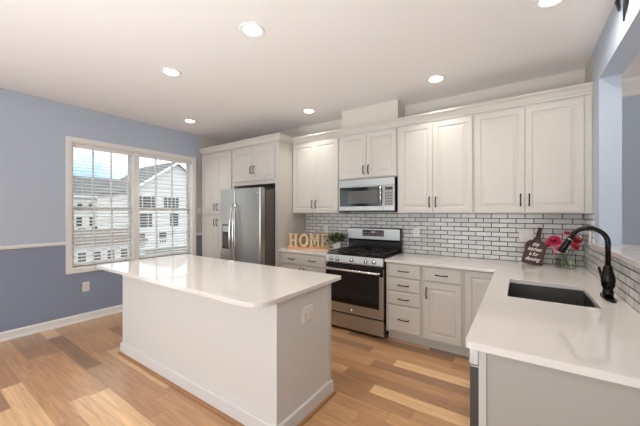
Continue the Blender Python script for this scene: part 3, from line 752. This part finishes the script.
# ================================================================== potted plant
def leaf(b, p, d, L, w, curl=.3):
    d = Vector(d).normalized(); s = d.cross(Vector((0, 0, 1)))
    s = s.normalized() if s.length > .05 else Vector((1, 0, 0)); u = s.cross(d).normalized(); p = Vector(p)
    prev = None; sm = b.smooth; b.smooth = True
    for i in range(5):
        q = i/4; c = p+d*L*q-Vector((0, 0, 1))*curl*L*q*q; ww = w*math.sin(PI*min(.97, q*.9+.08))**.8
        row = [b.bm.verts.new(c-s*ww+u*ww*.25), b.bm.verts.new(c), b.bm.verts.new(c+s*ww+u*ww*.25)]
        if prev:
            b._f([prev[0], prev[1], row[1], row[0]]); b._f([prev[1], prev[2], row[2], row[1]])
        prev = row
    b.smooth = sm
px_, py_ = -2.165, 3.61
t = thing('potted_plant', 'small leafy green plant in a square white pot left of the range', 'plant', (px_, py_, ZT), .45)
b = MB(); q = lambda w, z: [(-w, -w, z), (w, -w, z), (w, w, z), (-w, w, z)]
b.rings([q(.044, .0005), q(.054, .105), q(.048, .105), q(.046, .09)]); b.build('pot', M['pot'], t, world=False, bevel=.003)
MB().box(-.040, .040, -.040, .040, .085, .0915).build('soil', M['soil'], t, world=False)
rnd = random.Random(3); b = MB(); st = MB(); b2 = MB()
for i in range(190):
    a = rnd.random()*2*PI; el = rnd.uniform(.1, 1.35); r0 = rnd.uniform(.01, .03)
    L1 = rnd.uniform(.06, .13)
    dv = Vector((math.cos(a)*math.cos(el), math.sin(a)*math.cos(el), math.sin(el)))
    p0 = Vector((math.cos(a)*r0, math.sin(a)*r0, .09)); p1 = p0+dv*L1
    dv2 = (dv+Vector((rnd.uniform(-.5, .5), rnd.uniform(-.5, .5), rnd.uniform(-.2, .4)))).normalized(); LL = rnd.uniform(.045, .065)
    tip = Matrix.Rotation(.45, 3, 'Z') @ (p1+dv2*LL)
    if tip.x > .115 or tip.y > .145 or tip.x < -.15 or tip.z < .03: continue
    if i % 3 == 0: st.tube([p0, p1], .0013, 5)
    leaf(b if i % 2 else b2, p1, dv2, LL, rnd.uniform(.014, .020), .4)
b.build('leaves', M['leaf'], t, world=False); b2.build('leaves', M['leaf_dark'], t, world=False); st.build('stems', M['stem'], t, world=False)

# ================================================================== vase with flowers
vx, vy = .352, 3.60
t = thing('glass_vase', 'square clear glass vase holding cut flowers beside the dark board', 'vase', (vx, vy, ZT), .25)
b = MB(); q = lambda w, z: [(-w, -w, z), (w, -w, z), (w, w, z), (-w, w, z)]
b.rings([q(.058, .0008), q(.060, .003), q(.060, .14), q(.056, .14), q(.056, .010)]); b.build('glass', M['glass'], t, world=False)
MB().rings([q(.0555, .0105), q(.0555, .085)]).build('water', M['water'], t, world=False)
def flower(dx, dy, z, r, m1, m2, label, seed, tilt=(0, -.5)):
    rnd = random.Random(seed)
    base_p = Vector((vx, vy, ZT+.03))
    c = Vector((vx+dx, vy+dy, z))
    t = thing('peony', label, 'flower', c, group='flowers in the glass vase')
    ax = Vector((tilt[0], tilt[1], .75)).normalized(); rot = ax.to_track_quat('Z', 'Y').to_matrix()
    for layer, (mm, n, el, L) in enumerate(((m1, 11, .25, 1.0), (m1, 11, .6, .98), (m2, 10, .85, .92), (m1, 9, 1.08, .85), (m2, 8, 1.3, .72))):
        b = MB(); b.smooth = True
        for k in range(n):
            a = 2*PI*(k+.5*layer)/n+rnd.uniform(-.15, .15); ee = el+rnd.uniform(-.12, .12); LL = r*L*rnd.uniform(.9, 1.05)
            rows = []
            for i in range(5):
                q_ = i/4; e2 = ee+q_*.5
                rad = LL*(.12+.88*q_)*math.cos(ee)*(1-.12*q_*q_); h = LL*math.sin(ee)*(.1+.9*q_)+r*.10*math.sin(q_*PI*1.2)
                w = LL*.36*math.sin(PI*(.12+.72*q_))
                row = []
                for s_ in (-1, -.5, 0, .5, 1):
                    aa = a+s_*w/max(rad, r*.25)*.9
                    hh = h+abs(s_)*r*.07-(.05*r if abs(s_) == 1 and i == 4 else 0)+rnd.uniform(-.05, .05)*r
                    row.append(b.bm.verts.new(c+rot @ Vector((rad*math.cos(aa), rad*math.sin(aa), hh-.2*r))))
                rows.append(row)
            for ra, rb in zip(rows, rows[1:]):
                for i in range(4): b._f([ra[i], ra[i+1], rb[i+1], rb[i]])
        b.build('petals', mm, t)
    b = MB()
    for k in range(6):
        a = rnd.random()*6.28; rr_ = rnd.random()*r*.22; p = c+rot @ Vector((rr_*math.cos(a), rr_*math.sin(a), r*.25)); b.tube([p, p+ax*r*.25], .0015, 5)
    b.build('stamens', M['pollen'], t)
    p0 = Vector((vx-dx*.25, vy-dy*.2, ZT+.016)); mid = Vector((vx+max(-.035, min(.035, dx*.3)), vy+max(-.035, min(.035, dy*.3)), ZT+.14))
    MB().tube([p0, mid, mid.lerp(c, .6)+Vector((0, 0, .006)), c-ax*r*.12], .0026, 7).build('stem', M['stem'], t)
    b = MB()
    for k in range(3):
        a = rnd.random()*6.28; leaf(b, mid.lerp(c, .35+.2*k), (math.cos(a), math.sin(a)*.5-.3, .1), .05, .012, .5)
    b.build('leaves', M['leaf'], t)
flower(-.085, -.05, 1.165, .072, M['pink'], M['pink'], 'largest magenta peony at the left of the vase, full and open', 1, (-.2, -.7))
flower(-.055, -.085, 1.100, .056, M['pale'], M['pink'], 'pale pink peony hanging low over the left rim of the vase', 2, (-.2, -.9))
flower(-.112, -.035, 1.135, .050, M['pink'], M['pale'], 'small magenta peony farthest left, reaching toward the dark board', 3, (-.7, -.4))
flower(.075, -.03, 1.185, .058, M['red'], M['pale'], 'crimson and pink peony at the right behind the faucet', 4, (.3, -.7))
flower(.015, .0, 1.235, .042, M['pale'], M['red'], 'topmost small pale pink peony above the vase', 5, (0, -.4))
flower(.062, -.075, 1.125, .044, M['red'], M['pink'], 'small crimson peony low at the right rim of the vase', 6, (.4, -.8))

# ================================================================== wall art on the header
t = thing('wall_art', 'black metal branch wall art high on the pale blue header', 'wall decoration', (XR, 2.4, 2.72))
b = MB(); x = XR-.012
for pts, r in (([(2.60, 2.80), (2.585, 2.76), (2.56, 2.70), (2.55, 2.68)], (.006, .010, .008, .003)),
               ([(2.33, 2.80), (2.375, 2.73), (2.42, 2.65), (2.452, 2.565)], (.006, .013, .012, .004)),
               ([(2.22, 2.80), (2.25, 2.74), (2.285, 2.66), (2.30, 2.60)], (.006, .012, .010, .003)),
               ([(2.12, 2.80), (2.15, 2.74), (2.17, 2.66)], (.006, .011, .003)),
               ([(2.64, 2.78), (2.45, 2.792), (2.28, 2.785), (2.10, 2.79)], (.005, .007, .007, .005))):
    b.tube([(x, y, z) for y, z in pts], r, 8)
b.build('branches', M['art'], t)

# ================================================================== outside
struct('ground', MB().box(-130, -8, -60, 110, -8.2, -8.0), M['asphalt'])
def townhouse(y0, y1, X, label, ze, zr, name='townhouse', wins=(), gable_front=False, rails=True, z0=-8.0):
    t = thing(name, label, 'house', (X-5, (y0+y1)/2, z0))
    D = 11
    b = MB(); b.box(X-D, X, y0, y1, z0, ze)
    if gable_front: b.prism([(y0, ze), (y1, ze), ((y0+y1)/2, zr-.15)], X-D, X, 'yz')
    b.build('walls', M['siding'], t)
    b = MB()
    if gable_front:
        ym = (y0+y1)/2; o = .5; k = (zr-ze)/(ym-y0)
        for s_ in (-1, 1):
            ye = ym+s_*((y1-y0)/2+o); zz = ze-k*o
            b.prism([(ye, zz), (ym, zr), (ym, zr+.22), (ye, zz+.22)], X-D-.4, X+.55, 'yz')
    else:
        b.prism([(X-D-.5, ze-.1), (X+.5, ze-.1), (X+.5, ze+.12), (X-D/2, zr), (X-D-.5, ze+.12)], y0, y1, 'xz')
    b.build('roof', M['shingle'], t)
    b = MB()
    if gable_front:
        for s_ in (-1, 1):
            ye = ym+s_*((y1-y0)/2+o); zz = ze-k*o
            b.prism([(ye, zz-.25), (ym, zr-.25), (ym, zr+.15), (ye, zz+.15)], X+.56, X+.70, 'yz')
    else: b.box(X+.5, X+.62, y0, y1, ze-.2, ze+.12)
    b.build('fascia', M['white_out'], t)
    for (a, c, zz0, zz1, sh) in wins:
        ya, yb = y0+(y1-y0)*a, y0+(y1-y0)*c
        f = MB().box(X+.01, X+.1, ya-.1, yb+.1, zz0-.1, zz1+.1).build('window', M['white_out'], t)
        MB().box(X+.1, X+.13, ya, yb, zz0, zz1).build('pane', M['win_out'], f)
        if sh:
            MB().box(X+.01, X+.08, ya-.6, ya-.12, zz0, zz1).build('shutter', M['shutter'], t); MB().box(X+.01, X+.08, yb+.12, yb+.6, zz0, zz1).build('shutter', M['shutter'], t)
    if rails:
        zd = -3.6
        dk = MB(); dk.box(X+.01, X+3.2, y0+.3, y1-.3, zd, zd+.3); dk = dk.build('deck', M['white_out'], t)
        b = MB(); b.box(X+3.05, X+3.2, y0+.3, y1-.3, zd+1.25, zd+1.4)
        y = y0+.3
        while y < y1-.35: b.box(X+3.08, X+3.16, y, y+.09, zd+.3, zd+1.26); y += .32
        for yy in (y0+.35, (y0+y1)/2, y1-.55): b.box(X+3.0, X+3.2, yy, yy+.2, z0, zd+1.5)
        b.build('railing', M['white_out'], dk)
    return t
def W_(a, w, z, h, sh=False): return (a, a+w, z, z+h, sh)
row = [(12.6, 18.2), (18.2, 23.8), (23.8, 29.4), (29.4, 35.0)]
labs = ['distant white townhouse under a grey roof, cut by the left window edge', 'distant white townhouse second from the left in the window', 'distant white townhouse under grey roof, left of the window mullion', 'distant white townhouse mostly behind the nearer gabled house']
for (y0, y1), lb in zip(row, labs):
    wl = [W_(.12, .14, 1.9, 1.4), W_(.42, .14, 1.9, 1.4), W_(.74, .14, 1.9, 1.4), W_(.10, .15, -.9, 1.7), W_(.44, .15, -.9, 1.7), W_(.76, .15, -.9, 1.7), W_(.14, .2, -3.2, 1.9), W_(.5, .32, -3.2, 2.1), W_(.2, .2, -7.4, 2.6), W_(.6, .2, -7.4, 2.6)]
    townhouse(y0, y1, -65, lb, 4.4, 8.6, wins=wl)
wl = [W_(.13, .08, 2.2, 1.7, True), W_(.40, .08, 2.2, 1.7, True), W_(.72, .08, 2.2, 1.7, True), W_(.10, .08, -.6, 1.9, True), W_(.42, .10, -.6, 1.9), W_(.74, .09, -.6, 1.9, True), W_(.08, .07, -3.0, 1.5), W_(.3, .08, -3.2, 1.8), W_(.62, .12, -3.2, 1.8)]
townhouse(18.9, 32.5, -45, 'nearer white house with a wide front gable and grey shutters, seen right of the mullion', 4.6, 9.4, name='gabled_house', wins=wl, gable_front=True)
# long shed roof / retaining row with a white railing, lower in the view
t = thing('garage_row', 'long low white garage block below the townhouses, seen low in the window', 'building', (-38, 14, -8))
b = MB(); b.box(-44, -36, 7.5, 16.8, -8, -1.9); b.build('walls', M['siding'], t)
b = MB(); b.prism([(-44.4, -1.9), (-35.6, -1.9), (-35.6, -1.7), (-40, -.4), (-44.4, -1.7)], 7.3, 17.0, 'xz'); b.build('roof', M['brick_out'], t)
for k in range(7):
    y = 8.0+k*1.25
    f = MB().box(-35.99, -35.9, y-.08, y+.72, -4.1, -2.3).build('window', M['white_out'], t)
    MB().box(-35.9, -35.86, y, y+.64, -4.0, -2.4).build('pane', M['win_out'], f)
